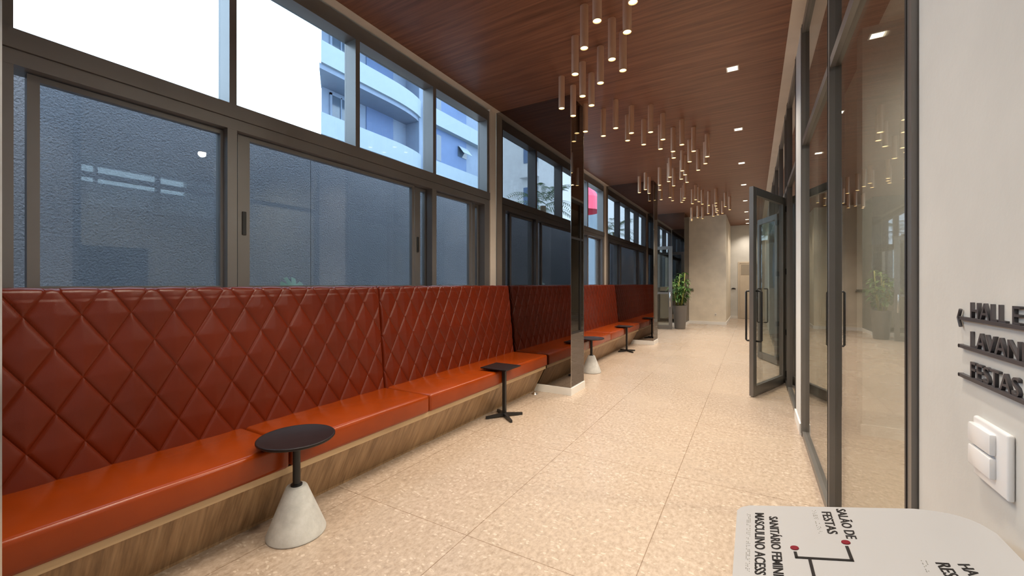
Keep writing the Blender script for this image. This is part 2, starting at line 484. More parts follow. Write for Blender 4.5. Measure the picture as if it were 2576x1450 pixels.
# ------------------------------------------------------------------ leather benches
def backrest_bm(y0, L):
    """front face quilted with diamond grooves, rolled over the top"""
    bm = bmesh.new()
    NU, NV = 360, 150
    zb, zt = 0.40, 1.152
    xb, xt = -2.395, -2.462
    rad = 0.028
    slope = (xt - xb) / (zt - zb)
    nrm = Vector((1, 0, -slope)).normalized()
    rows = []
    total = (zt - zb) + rad * PI / 2 + 0.10
    for j in range(NV + 1):
        s = total * j / NV
        row = []
        if s < zt - zb:
            z = zb + s; x = xb + slope * s; n = nrm; amp = 1.0 if s < zt - zb - .02 else 0.6
        elif s < zt - zb + rad * PI / 2:
            a = (s - (zt - zb)) / rad
            x = xt - rad + rad * math.cos(a); z = zt + rad * math.sin(a)
            n = Vector((math.cos(a), 0, math.sin(a))); amp = 0.5
        else:
            q = s - (zt - zb) - rad * PI / 2
            x = xt - rad - q; z = zt + rad; n = Vector((0, 0, 1)); amp = max(0, 0.5 - q * 8)
        for i in range(NU + 1):
            yy = y0 + L * i / NU
            a_ = (yy - y0 - 0.165) / 0.1625
            b_ = (min(z, 1.30) - 1.07) / 0.262
            p, q2 = a_ + b_, a_ - b_
            m_ = min(abs(p - round(p)), abs(q2 - round(q2)))
            dist = m_ / 7.24
            edge = min(yy - y0, y0 + L - yy, 0.03)
            h = 0.0065 * (1 - math.exp(-dist / 0.0045)) + 0.006 * min(1, dist / 0.06)
            e = math.sqrt(max(0, 1 - (1 - min(edge / 0.018, 1)) ** 2))
            h = h * amp * e - 0.016 * (1 - e)
            row.append(bm.verts.new((x + n.x * h, yy, z + n.z * h)))
        rows.append(row)
    for a, c in zip(rows, rows[1:]):
        for i in range(NU):
            bm.faces.new((a[i], a[i + 1], c[i + 1], c[i]))
    # ends and back
    xback = rows[-1][0].co.x
    for i in (0, NU):
        lo = bm.verts.new((xback, y0 + L * i / NU, zb))
        bm.faces.new([rw[i] for rw in rows] + [lo])
    return bm
def bench(y, label):
    t = thing('banquette_bench', label, 'bench', (-2.2, y + 2.2, 0), 'leather benches under the windows')
    y0, y1 = y + 0.273, y + 4.147
    bm = bmesh.new()
    xz_prism(bm, [(-2.60, 0.0), (-2.13, 0.0), (-2.13, 0.012), (-2.003, 0.262), (-2.60, 0.262)], y0, y1)
    obj('base_panel', bm, 'bench_wood', t)
    obj('seat_board', bx(-2.60, -1.987, y0, y1, 0.262, 0.296), 'bench_edge', t)
    for a, c in ((0.266, 1.206), (1.212, 2.217), (2.223, 4.144)):
        cb_ = rbox(-2.44, -1.962, y + a, y + c, 0.296, 0.420, 0.022, 5)
        obj('seat_cushion', cb_, 'leather_seat', t, smooth=True)
    L = 1.938
    if not hasattr(bench, 'back'):
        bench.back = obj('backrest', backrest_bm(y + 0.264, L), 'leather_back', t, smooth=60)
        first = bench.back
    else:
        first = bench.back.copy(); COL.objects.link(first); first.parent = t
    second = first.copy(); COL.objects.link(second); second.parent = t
    second.location = (0, L + 0.004, 0)
    # piping beside the joints
    for yy in (y + 0.262 + L + .004, y + 4.146):
        bm = bmesh.new()
        tube(bm, [(-2.403, yy - .004, .40), (-2.470, yy - .004, 1.150), (-2.492, yy - .004, 1.178), (-2.56, yy - .004, 1.18)], 0.005, 8)
        obj('piping', bm, 'leather_piping', t, smooth=True)
    obj('back_board', bx(-2.645, -2.55, y0, y1, 0.296, 1.165), 'leather_piping', t)
    return t
bench(0.0, 'near leather bench with diamond-quilted back, beside the concrete cone table')
bench(4.285, 'far leather bench with quilted back, between the two smoked mirror columns')

# ------------------------------------------------------------------ side tables
def cone_table(x, y, label):
    t = thing('side_table', label, 'side table', (x, y, 0), 'round tables with concrete cone bases')
    bm = bmesh.new(); lathe(bm, x, y, [(.118, 0), (.130, .003), (.131, .012), (.048, .222), (.043, .228), (.0, .2285)], 48, cap=False)
    obj('cone_base', bm, 'concrete', t, smooth=50)
    bm = bmesh.new(); lathe(bm, x, y, [(.026, .2275), (.026, .236), (.017, .240), (.017, .452)], 24)
    obj('post', bm, 'black_metal', t, smooth=40)
    bm = bmesh.new(); lathe(bm, x, y, [(.08, .446), (.166, .452), (.172, .458), (.172, .464), (.169, .467), (.164, .467), (.160, .4645), (.0, .4642)], 64, cap=False)
    obj('tabletop', bm, 'black_top', t, smooth=50)
    return t
cone_table(-1.905, 1.20, 'round black side table on pale concrete cone, in front of the near bench')
cone_table(-1.905, 5.41, 'round side table on concrete cone, half hidden behind the mirror column')
def cross_table(x, y, label):
    t = thing('side_table', label, 'side table', (x, y, 0), 'square black tables with crossed feet')
    obj('tabletop', rbox(x - .185, x + .085, y - .115, y + .155, .438, .450, .004), 'black_top', t)
    obj('post', boxes((x - .014, x + .014, y - .014, y + .014, .02, .438), (x - .05, x + .05, y - .05, y + .05, .431, .438)), 'black_metal', t)
    for k in range(4):
        a = PI / 4 + 0.12 + k * PI / 2
        bm = bmesh.new()
        dx, dy = math.cos(a), math.sin(a)
        px, py = -dy, dx
        pts = [(0.0, .014, .040), (.175, .009, .022)]
        q = []
        for rr_, hw, zt_ in pts:
            for sg in (-1, 1):
                for z_ in ((0.012 if rr_ == 0 else 0.0), zt_):
                    q.append(bm.verts.new((x + dx * rr_ + px * sg * hw, y + dy * rr_ + py * sg * hw, z_)))
        for f in ((0, 1, 3, 2), (4, 6, 7, 5), (0, 4, 5, 1), (2, 3, 7, 6), (0, 2, 6, 4), (1, 5, 7, 3)):
            bm.faces.new([q[i] for i in f])
        obj('foot', bm, 'black_metal', t)
    return t
cross_table(-1.942, 3.19, 'square black side table on crossed feet, in front of the near bench')
cross_table(-1.942, 7.37, 'square black side table on crossed feet, in front of the far bench')

# door stop on the floor
t = thing('door_stop', 'small metal stop on the floor beside the first mirror column', 'door stop', (-2.06, 4.02, 0))
bm = bmesh.new(); lathe(bm, -2.06, 4.02, [(.035, 0), (.035, .004), (.018, .008), (.014, .024), (.0, .026)], 20, cap=False)
obj('dome', bm, 'chrome', t, smooth=True)

# ------------------------------------------------------------------ pendant lamps
ZB = 2.93
PEND = [(-0.638, 2.565), (-0.887, 2.63), (-0.748, 2.85), (-1.071, 2.886), (-1.269, 3.207), (-1.63, 3.763), (-1.60, 3.99), (-1.358, 3.617),
        (-1.353, 3.847), (-1.136, 3.457), (-0.94, 3.138), (-0.912, 3.345), (-1.645, 4.471), (-1.513, 4.711), (-1.319, 4.543), (-1.206, 4.782),
        (-1.309, 5.01), (-1.01, 4.864), (-0.934, 5.186), (-1.174, 5.254), (-0.766, 5.498), (-0.904, 5.721), (-0.671, 5.843), (-0.541, 6.189),
        (-0.594, 6.532), (-1.027, 5.536), (-0.943, 6.018), (-0.778, 6.321), (-0.723, 6.852), (-0.937, 6.765), (-0.933, 7.036), (-1.025, 7.294),
        (-0.972, 7.574), (-1.165, 7.068), (-1.233, 7.362), (-1.211, 7.726), (-1.416, 7.552), (-1.487, 7.945), (-1.863, 7.98), (-1.707, 7.776),
        (-1.717, 8.131), (-1.63, 8.864), (-1.439, 8.727), (-1.447, 9.1), (-1.308, 9.381), (-1.244, 9.167), (-1.196, 8.948), (-1.132, 9.658),
        (-1.022, 9.232), (-0.986, 9.482), (-0.953, 9.819), (-0.846, 10.04), (-0.69, 9.832), (-0.718, 10.189), (-0.731, 10.584), (-0.73, 10.856),
        (-0.768, 11.119), (-0.762, 11.525), (-0.953, 11.209), (-0.88, 11.698), (-0.651, 11.339), (-0.541, 10.383), (-0.475, 10.879),
        (-1.422, 11.961), (-1.251, 11.765), (-1.16, 11.975), (-1.45, 12.2)]
lamp_data = bpy.data.lights.new('pendant_light', 'SPOT')
lamp_data.energy = LAMP; lamp_data.color = (1.0, 0.86, 0.70); lamp_data.spot_size = math.radians(125)
lamp_data.spot_blend = 1.0; lamp_data.shadow_soft_size = 0.025
def make_pendant(x, y):
    t = thing('pendant_lamp', '', 'pendant lamp', (x, y, CEIL))
    bm = bmesh.new()
    lathe(bm, x, y, [(.027, ZB + .012), (.027, ZB), (.030, ZB), (.030, CEIL)], 24, cap=False)
    obj('tube', bm, 'bronze_tube', t, smooth=40)
    bm = bmesh.new()
    n = 24
    ring = [bm.verts.new((x + .027 * math.cos(2 * PI * i / n), y + .027 * math.sin(2 * PI * i / n), ZB + .006)) for i in range(n)]
    bm.faces.new(ring)
    obj('lens', bm, 'lamp_glow', t)
    l = bpy.data.objects.new('bulb', lamp_data); COL.objects.link(l); l.parent = t; l.location = (0, 0, ZB - CEIL - .004)
    return t
NEAR = [(-0.52, 2.28), (-0.78, 2.12), (-0.95, 1.72), (-1.22, 1.55), (-1.45, 1.30), (-1.10, 1.18),
        (-1.60, 1.02), (-1.28, 0.88), (-1.48, 0.66), (-1.34, 0.30), (-0.98, 0.10), (-1.18, -0.20), (-0.86, -0.45), (-1.02, -0.80), (-0.70, -1.10)]
PEND += NEAR  # pattern continued out of view, added to light the near bench
first = make_pendant(*PEND[0])
pend_objs = [first] + [dup(first, (x, y, CEIL)) for x, y in PEND[1:]]
# name each by where it hangs
order = sorted(zip(PEND, pend_objs), key=lambda q: q[0][1])
def ordinal(n):
    return ['first', 'second', 'third', 'fourth', 'fifth', 'sixth', 'seventh', 'eighth', 'ninth', 'tenth', 'eleventh', 'twelfth', 'thirteenth', 'fourteenth', 'fifteenth', 'sixteenth', 'seventeenth', 'eighteenth', 'nineteenth', 'twentieth'][n]
def clusters():
    zones = [('unseen cluster added overhead for light', -9, 2.4), ('cluster nearest the camera', 2.4, 4.2), ('second cluster from the camera', 4.2, 6.62),
             ('middle cluster', 6.62, 8.2), ('fourth cluster from the camera', 8.2, 9.95),
             ('cluster by the end wall', 9.95, 99)]
    for zn, a, c in zones:
        grp = [q for q in order if a <= q[0][1] < c]
        grp = [q for q in grp]
        grp.sort(key=lambda q: q[0][1] if a < 0 else ((q[0][0] * math.cos(YAW) + q[0][1] * math.sin(YAW)) / (-q[0][0] * math.sin(YAW) + q[0][1] * math.cos(YAW))))
        for k, (p, o) in enumerate(grp):
            if k == 0: w = ('rearmost' if a < 0 else 'leftmost') + ' bronze tube pendant of the ' + zn
            elif k == len(grp) - 1: w = ('foremost' if a < 0 else 'rightmost') + ' bronze tube pendant of the ' + zn
            elif k < 20: w = ordinal(k) + (' bronze tube pendant from the rear in the ' if a < 0 else ' bronze tube pendant from the left in the ') + zn
            else: w = 'bronze tube pendant near the right of the ' + zn
            o['label'] = w; o['group'] = 'bronze tube pendants on the wood ceiling'
clusters()

# recessed downlights
down_data = bpy.data.lights.new('downlight_beam', 'SPOT')
down_data.energy = DOWN; down_data.color = (1.0, 0.88, 0.74); down_data.spot_size = math.radians(110)
down_data.spot_blend = 1.0; down_data.shadow_soft_size = 0.04
def downlight(x, y, label):
    t = thing('recessed_downlight', label, 'downlight', (x, y, CEIL), 'square downlights in the wood ceiling')
    h, k = .052, .042
    z = CEIL
    obj('frame', boxes((x - h, x - k, y - h, y + h, z - .004, z + .0), (x + k, x + h, y - h, y + h, z - .004, z), (x - k, x + k, y - h, y - k, z - .004, z), (x - k, x + k, y + k, y + h, z - .004, z)), 'white_trim', t)
    obj('lens', bx(x - k, x + k, y - k, y + k, z - .003, z - .001), 'down_glow', t)
    l = bpy.data.objects.new('bulb', down_data); COL.objects.link(l); l.parent = t; l.location = (0, 0, -.012)
    return t
names = ['square recessed downlight overhead behind the camera', 'square recessed downlight above the map board', 'largest square recessed downlight in view, nearest on the ceiling', 'second square downlight of the row along the right',
         'third square downlight of the row along the right', 'fourth square downlight, just above the open glass door', 'fifth square downlight, left of the open glass door',
         'sixth square downlight, left of the open glass door', 'square downlight before the far wall', 'last square downlight, washing the far wall']
for k, y in enumerate((0.89, 2.66, 4.43, 6.20, 7.96, 9.72, 11.6, 13.4, 15.0, 15.95)):
    downlight(-0.17, y, names[k])

# ------------------------------------------------------------------ right side: glazed partition, pillar, sign wall
GX0, GX1, GX = 0.332, 0.385, 0.357
struct('wall_right', bx(0.34, 0.46, YB, 1.335, 0, CEIL), 'plaster_beige')
struct('wall_pillar', bx(0.330, 0.44, 4.00, 4.47, 0, CEIL), 'plaster_beige')
struct('baseboard_pillar', boxes((0.318, 0.330, 3.99, 4.47, 0, .085), (0.318, .33, 3.988, 4.0, 0, .085)), 'white_trim')
def glazing(n, y0, y1, mulls, door=None):
    r = sroot('window_%d' % n, (GX, y0, 0))
    bm = bmesh.new()
    segs = [(y0, y1)] if door is None else [(y0, door[0]), (door[1], y1)]
    for a, c in segs:
        box(bm, GX0, GX1, a, c, 0, .045)
    box(bm, GX0, GX1, y0, y1, 2.285, 2.335)
    box(bm, GX0, GX1, y0, y1, 3.17, CEIL - .002)
    for a in mulls:
        box(bm, GX0 - .004, GX1 + .004, a - .025, a + .025, 0, CEIL - .002)
    obj('window_frame', bm, 'grey_frame', r)
    bm = bmesh.new()
    for a in mulls:
        box(bm, GX0 - .006, GX1 + .006, a + .006, a + .018, .02, CEIL - .01)
    obj('gasket', bm, 'black_gasket', r)
    inner = sorted(mulls)
    for a, c in zip(inner, inner[1:]):
        if door is not None and a + .01 >= door[0] - .03 and c - .01 <= door[1] + .03:
            zs = [(2.335, 3.17)]
        else:
            zs = [(.045, 2.285), (2.335, 3.17)]
        for z0, z1 in zs:
            obj('pane', bx(GX - .004, GX + .004, a + .025, c - .025, z0, z1), 'partition_glass', r)
    return r
glazing(5, 1.34, 4.00, [1.367, 2.615, 3.973])
glazing(6, 4.47, 11.6, [4.50, 5.60, 5.985, 7.225, 8.53, 9.80, 11.0, 11.575], door=(5.985, 7.225))
struct('wall_right_far', bx(0.34, 0.46, 11.6, YE, 0, CEIL), 'plaster_beige')

# door leaves
def leaf(name, hx, hy, ex, ey, H, bar, label, stile=.085, top=.085, bottom=.10, mid=None, th=.042, gmat='partition_glass', grip=None):
    """glazed leaf from hinge (hx,hy) to free edge (ex,ey), modelled along +x of an Empty at the hinge"""
    L = math.hypot(ex - hx, ey - hy); ang = math.atan2(ey - hy, ex - hx)
    r = sroot(name, (hx, hy, 0), label); r.rotation_euler = (0, 0, ang)
    z0, z1 = .012, H
    bm = bmesh.new(); h = th / 2
    for d_ in ((0, stile, -h, h, z0, z1), (L - stile, L, -h, h, z0, z1), (stile, L - stile, -h, h, z0, z0 + bottom), (stile, L - stile, -h, h, z1 - top, z1)):
        box(bm, *d_)
    if mid: box(bm, stile, L - stile, -h, h, mid - .025, mid + .025)
    bmesh.ops.bevel(bm, geom=list(bm.edges), offset=.002, segments=1, affect='EDGES')
    obj('door_frame', bm, 'grey_frame', r, keep=True)
    obj('glass_pane', bx(stile, L - stile, -.004, .004, z0 + bottom, z1 - top), gmat, r, keep=True)
    if bar:
        a, c, gx = bar
        for sg in (-1, 1):
            bm = bmesh.new()
            yy = sg * (h + .055)
            tube(bm, [(gx, sg * h, a), (gx, yy - sg * .01, a), (gx, yy, a + .01), (gx, yy, c - .01), (gx, yy - sg * .01, c), (gx, sg * h, c)], .010, 10)
            obj('pull_handle', bm, 'black_metal', r, smooth=True, keep=True)
    return r, L
lf, L1 = leaf('door_1', 0.318, 5.965, -0.018, 5.06, 2.235, (0.59, 1.125, 0.90), 'grey framed glass door standing open into the corridor, nearest the camera')
for z in (0.12, 0.62, 1.35, 2.10):
    obj('hinge', bx(-.03, .012, -.03, .03, z - .035, z + .035), 'black_metal', lf, keep=True)
lf2, L2 = leaf('door_2', 0.318, 7.20, 0.075, 7.83, 2.235, (0.59, 1.125, 0.53), 'grey framed glass door folded open beyond the nearest one', stile=.075)
for z in (0.12, 0.62, 1.35, 2.10):
    obj('hinge', bx(-.03, .012, -.03, .03, z - .035, z + .035), 'black_metal', lf2, keep=True)
lf3, L3 = leaf('door_3', -2.645, 11.53, -1.845, 11.53, 2.20, None, 'grey framed glass door open beside the potted plant', stile=.085, mid=.96, gmat='partition_glass')
bm = bmesh.new(); tube(bm, [(L3 - .045, -.02, .98), (L3 - .045, -.06, .98), (L3 - .045, -.06, .60), (L3 - .045, -.02, .60)], .011, 8)
obj('pull_handle', bm, 'chrome', lf3, smooth=True, keep=True)

# room behind the partition
room_data = bpy.data.lights.new('room_fill', 'SPOT')  # wide spots added out of view to brighten the wall behind the glass
room_data.energy = 140; room_data.color = (1.0, 0.90, 0.76); room_data.spot_size = math.radians(170)
room_data.spot_blend = 0.6; room_data.shadow_soft_size = 0.05
for rx, ry, lb in ((2.5, 1.7, 'unseen square downlight added to brighten the middle of the room behind the glass'), (1.9, 3.1, 'unseen square downlight added to brighten the inner wall behind the glass')):
    o = downlight(rx, ry, lb)
    for c in o.children:
        if c.type == 'LIGHT': c.data = room_data; c.location = (0, 0, -.03)
t = thing('hanging_box_light', 'small white upright box hanging from the ceiling behind the tall glass pane', 'ceiling light', (.90, 6.05, CEIL), )
obj('housing', rbox(.86, .94, 6.03, 6.07, 2.98, 3.22, .006), 'white_trim', t)
obj('bracket', bx(.89, .91, 6.04, 6.06, 3.22, CEIL), 'grey_frame', t)
struct('wall_room', boxes((0.75, 4.1, 4.25, 4.45, 0, CEIL)), 'plaster_beige')
struct('baseboard_room', bx(0.738, 4.0, 4.235, 4.25, 0, .085), 'white_trim')
struct('wall_room_far', boxes((4.05, 4.2, YB, 2.1, 0, CEIL), (4.05, 4.2, 3.75, YE, 0, CEIL), (4.05, 4.2, 2.1, 3.75, 0, 2.88), (4.05, 4.2, 2.1, 3.75, 3.2, CEIL)), 'plaster_beige')
r = sroot('window_7', (4.1, 2.1, 2.88))
obj('window_frame', boxes((4.06, 4.14, 2.1, 3.75, 2.88, 2.90), (4.06, 4.14, 2.1, 3.75, 3.18, 3.2), (4.06, 4.14, 2.45, 2.49, 2.9, 3.18), (4.06, 4.14, 3.28, 3.34, 2.9, 3.18)), 'bronze_frame', r)
obj('pane', bx(4.10, 4.106, 2.1, 3.75, 2.9, 3.18), 'window_glass', r)
r = sroot('door_5', (4.04, 2.6, 0))
obj('door_leaf', bx(4.02, 4.049, 2.1, 3.14, 0, 1.84), 'door_dark', r)

# ------------------------------------------------------------------ lettered sign on the right wall
def text_bm(body, size, depth, xs=1.0, bevel=0.0):
    cu = bpy.data.curves.new('t', 'FONT')
    cu.body = body; cu.size = size; cu.extrude = depth / 2; cu.offset = bevel; cu.resolution_u = 3
    o = bpy.data.objects.new('t', cu); COL.objects.link(o)
    dg = bpy.context.evaluated_depsgraph_get()
    me = bpy.data.meshes.new_from_object(o.evaluated_get(dg))
    bm = bmesh.new(); bm.from_mesh(me)
    bpy.data.objects.remove(o); bpy.data.meshes.remove(me); bpy.data.curves.remove(cu)
    bmesh.ops.transform(bm, matrix=Matrix.Diagonal((xs, 1, 1, 1)), verts=bm.verts)
    return bm
def put(bm, origin, ux, uy):
    ux = Vector(ux).normalized(); uy = Vector(uy).normalized(); uz = ux.cross(uy)
    M = Matrix((ux, uy, uz)).transposed().to_4x4(); M.translation = Vector(origin)
    bmesh.ops.transform(bm, matrix=M, verts=bm.verts)
def fit_text(body, height, length, depth, off=0.0):
    """cap height and overall length in metres, baseline at y=0, starts at x=0"""
    bm = text_bm(body, 1.0, 0.0, 1.0, off)
    xs = [v.co.x for v in bm.verts]; ys = [v.co.y for v in bm.verts]
    cap = 0.729
    x0, w = min(xs), max(xs) - min(xs)
    bm.free()
    s = height / cap
    bm = text_bm(body, s, depth, 1.0, off * s)
    k = length / (w * s)
    bmesh.ops.translate(bm, verts=bm.verts, vec=(-x0 * s, 0, 0))
    bmesh.ops.transform(bm, matrix=Matrix.Diagonal((k, 1, 1, 1)), verts=bm.verts)
    return bm
SX = 0.34
for body, z, ln, arrow, lab in (('HALL E', 1.139, .160, True, 'topmost dark raised wall lettering reading HALL, with an arrow head'),
                              ('LAVANDERIA', 1.087, .305, False, 'middle dark raised wall lettering beginning LAVAND'),
                              ('FESTAS', 1.033, .157, False, 'lowest dark raised wall lettering reading FESTAS, above the light switch')):
    t = thing('wall_sign', lab, 'sign', (SX, 1.059, z), 'raised lettering on the right wall')
    bm = fit_text(body, .030, ln, .0045, .003)
    put(bm, (SX - .0024, 1.053, z), (0, -1, 0), (0, 0, 1))
    obj('lettering', bm, 'lettering', t)
    bm = bmesh.new()
    box(bm, SX - .007, SX, 1.059 - max(ln, .21) - .01, 1.094, z - .0055, z + .0005)
    tube(bm, [(SX - .007, 1.094, z - .0025), (SX, 1.094, z - .0025)], .0035, 12)
    obj('underline_bar', bm, 'lettering', t)
    if arrow:
        bm = bmesh.new()
        for sg in (-1, 1):
            tube(bm, [(SX - .004, 1.103, z - .0025), (SX - .004, 1.094, z - .0025 + sg * .016)], .0028, 8)
        obj('arrow_head', bm, 'lettering', t)

t = thing('light_switch', 'white two-rocker switch plate on the wall below the lettering', 'light switch', (SX, .972, .92))
obj('plate', rbox(SX - .009, SX, .915, 1.030, .870, .972, .004, 3), 'switch_white', t, smooth=40)
for z in (.944, .906):
    obj('rocker', rbox(SX - .017, SX - .008, .948, 1.026, z - .017, z + .017, .003, 2), 'switch_white', t, smooth=40)

# ------------------------------------------------------------------ tactile map board
BY, BX0, BZ0 = 0.98, -0.0285, 0.7394
AL = math.atan2(0.088, 0.357)
ux = Vector((0, -1, 0)); uy = Vector((math.cos(AL), 0, math.sin(AL))); uz = ux.cross(uy)
def bpt(px, py):
    """point of the board face for a spot of the photograph"""
    u = (px - 1288) / FPX; v_ = (715 - py) / FPX
    s, c = math.sin(YAW), math.cos(YAW)
    d_ = Vector((-s + u * c, c + u * s, v_))
    o = Vector((BX0, BY, BZ0)); cp = Vector((0, 0, 1.2))
    tt = (o - cp).dot(uz) / d_.dot(uz)
    p = cp + d_ * tt - o
    return p.dot(ux), p.dot(uy)
def rrect(a0, a1, b0, b1, rads, n=8):
    """rounded outline in board coordinates; rads for corners (a0,b0),(a1,b0),(a1,b1),(a0,b1)"""
    pts = []
    for (cx_, cy_, st), rd in zip(((a0, b0, PI), (a1, b0, 1.5 * PI), (a1, b1, 0), (a0, b1, .5 * PI)), rads):
        ox = cx_ + (rd if cx_ == a0 else -rd); oy = cy_ + (rd if cy_ == b0 else -rd)
        for k in range(n + 1):
            an = st + k / n * PI / 2
            pts.append((ox + rd * math.cos(an), oy + rd * math.sin(an)))
    return pts
t = thing('tactile_map_stand', 'white tilted tactile map board on a stand beside the right wall', 'map stand', (.16, .70, 0))
bm = bmesh.new(); prism(bm, rrect(0, .56, 0, .355, (.022, .03, .05, .075)), -.012, 0)
bmesh.ops.bevel(bm, geom=[e for e in bm.edges if abs(e.verts[0].co.z - e.verts[1].co.z) < 1e-6 and e.verts[0].co.z > -.001], offset=.0025, segments=2, affect='EDGES')
put(bm, (BX0, BY, BZ0), ux, uy)
board = obj('map_panel', bm, 'board_white', t, smooth=30)
def on_board(name, bm, mat):
    for v_ in bm.verts: v_.co.z += .0004
    put(bm, (BX0, BY, BZ0), ux, uy)
    return obj(name, bm, mat, board)
def btext(body, p0, p1, hpx, far=None):
    """baseline from pixel p0 to p1; hpx = pixel of the cap top at the start"""
    a0, b0 = bpt(*p0); a1, b1 = bpt(*p1); at, bt = bpt(*hpx)
    ln = math.hypot(a1 - a0, b1 - b0); h = bt - b0
    bm = fit_text(body, h, ln, .0006, .010)
    bmesh.ops.rotate(bm, cent=(0, 0, 0), matrix=Matrix.Rotation(math.atan2(b1 - b0, a1 - a0), 3, 'Z'), verts=bm.verts)
    bmesh.ops.translate(bm, verts=bm.verts, vec=(a0, b0, .0002))
    return bm, (a0, b0, h, ln)
bm, _ = btext('MASCULINO ACESS', (1900, 1292), (1899, 1446), (1923, 1292)); o1 = on_board('lettering', bm, 'print_black')
bm, _ = btext('SANIT\u00c1RIO FEMINI', (1935, 1301), (1946, 1449), (1957, 1301)); on_board('lettering', bm, 'print_black')
bm, _ = btext('FESTAS', (2067, 1289), (2083, 1344), (2091, 1289)); on_board('lettering', bm, 'print_black')
bm, _ = btext('SAL\u00c3O DE', (2103, 1282), (2130, 1356), (2127, 1282)); on_board('lettering', bm, 'print_black')
bm, _ = btext('RES', (2353, 1417), (2378, 1452), (2388, 1417)); on_board('lettering', bm, 'print_black')
bm, _ = btext('HA', (2409, 1421), (2438, 1450), (2440, 1421)); on_board('lettering', bm, 'print_black')
def braille(p0, p1, seed):
    a0, b0 = bpt(*p0); a1, b1 = bpt(*p1)
    ln = math.hypot(a1 - a0, b1 - b0); n = max(2, int(ln / .0062)); rd = random.Random(seed)
    bm = bmesh.new()
    for k in range(n):
        for c_ in range(2):
            for r_ in range(3):
                if rd.random() < .5:
                    f = (k * .0062 + c_ * .0025) / ln
                    aa = a0 + (a1 - a0) * f; bb = b0 + (b1 - b0) * f + r_ * .0025
                    lathe(bm, aa, bb, [(.0007, 0), (.0005, .0005), (.0001, .0007)], 6)
    on_board('braille', bm, 'braille_grey')
braille((1880, 1294), (1876, 1446), 1); braille((2043, 1285), (2062, 1348), 2); braille((2318, 1412), (2336, 1449), 3)
def bdot(p):
    a, b_ = bpt(*p); bm = bmesh.new(); lathe(bm, a, b_, [(.0062, 0), (.0060, .0008), (.0, .001)], 24, cap=False); on_board('red_dot', bm, 'print_red')
bdot((1999, 1380)); bdot((2128, 1366))
bm = bmesh.new()
def seg(p, q, w=.0022):
    (a0, b0), (a1, b1) = bpt(*p), bpt(*q)
    dv = Vector((a1 - a0, b1 - b0)).normalized(); nv = Vector((-dv.y, dv.x)) * w
    a0 -= dv.x * w; b0 -= dv.y * w; a1 += dv.x * w; b1 += dv.y * w
    qs = [(a0 + nv.x, b0 + nv.y), (a0 - nv.x, b0 - nv.y), (a1 - nv.x, b1 - nv.y), (a1 + nv.x, b1 + nv.y)]
    prism(bm, qs, .0001, .0008)
seg((2001, 1392), (2004, 1404)); seg((2004, 1404), (2144, 1412)); seg((2131, 1378), (2144, 1412)); seg((2037, 1408), (2048, 1452))
on_board('route_line', bm, 'print_black')
obj('post', rbox(.13, .19, .62, .74, .02, .765, .004), 'board_white', t)
obj('foot', rbox(.03, .30, .55, .83, 0, .02, .006), 'board_white', t)

# ------------------------------------------------------------------ potted plant by the far mirror column
px_, py_ = -1.70, 11.85
t = thing('potted_plant', 'leafy green plant in a tall grey tapered pot by the open left door', 'plant', (px_, py_, 0))
bm = bmesh.new(); lathe(bm, px_, py_, [(.125, 0), (.135, .01), (.178, .60), (.182, .625), (.170, .625), (.165, .56)], 40, cap=False)
obj('pot', bm, 'pot_grey', t, smooth=40)
bm = bmesh.new(); lathe(bm, px_, py_, [(.166, .55), (.0, .575)], 24, cap=False); obj('soil', bm, 'soil', t)
bm = bmesh.new(); bl = bmesh.new()
def leaf_blade(bm, base, dirv, L, W, droop=.3, fold=.25):
    dirv = Vector(dirv).normalized(); side = dirv.cross(Vector((0, 0, 1)))
    if side.length < .05: side = Vector((1, 0, 0))
    side.normalize(); up = side.cross(dirv)
    prev = None
    for k, (f, w) in enumerate(((0, .12), (.25, .8), (.5, 1.0), (.78, .62), (1.0, .04))):
        c = Vector(base) + dirv * L * f - Vector((0, 0, 1)) * droop * L * f * f
        l_ = bm.verts.new(c - side * W * w + up * fold * W * w); m_ = bm.verts.new(c); r_ = bm.verts.new(c + side * W * w + up * fold * W * w)
        if prev:
            bm.faces.new((prev[0], prev[1], m_, l_)); bm.faces.new((prev[1], prev[2], r_, m_))
        prev = (l_, m_, r_)
for k in range(11):
    a = R.uniform(0, 2 * PI); rr_ = R.uniform(0.02, .09)
    p0 = Vector((px_ + math.cos(a) * rr_, py_ + math.sin(a) * rr_, .565))
    top = p0 + Vector((math.cos(a) * R.uniform(.03, .17), math.sin(a) * R.uniform(.03, .17), R.uniform(.45, .95)))
    tube(bl, [p0, (p0 + top) / 2 + Vector((R.uniform(-.02, .02), R.uniform(-.02, .02), 0)), top], .009, 6)
    for j in range(10):
        f = .35 + .65 * j / 9
        q = p0.lerp(top, f); aa = R.uniform(0, 2 * PI)
        tip = q + Vector((math.cos(aa), math.sin(aa), R.uniform(.0, .5))) * R.uniform(.05, .12)
        for i in range(5):
            ab = aa + R.uniform(-1.3, 1.3)
            leaf_blade(bm, tip, (math.cos(ab), math.sin(ab), R.uniform(-.5, .5)), R.uniform(.09, .15), R.uniform(.014, .024), R.uniform(.1, .6))
obj('foliage', bm, 'leaf_green', t); obj('stem', bl, 'stem_yellow', t, smooth=True)

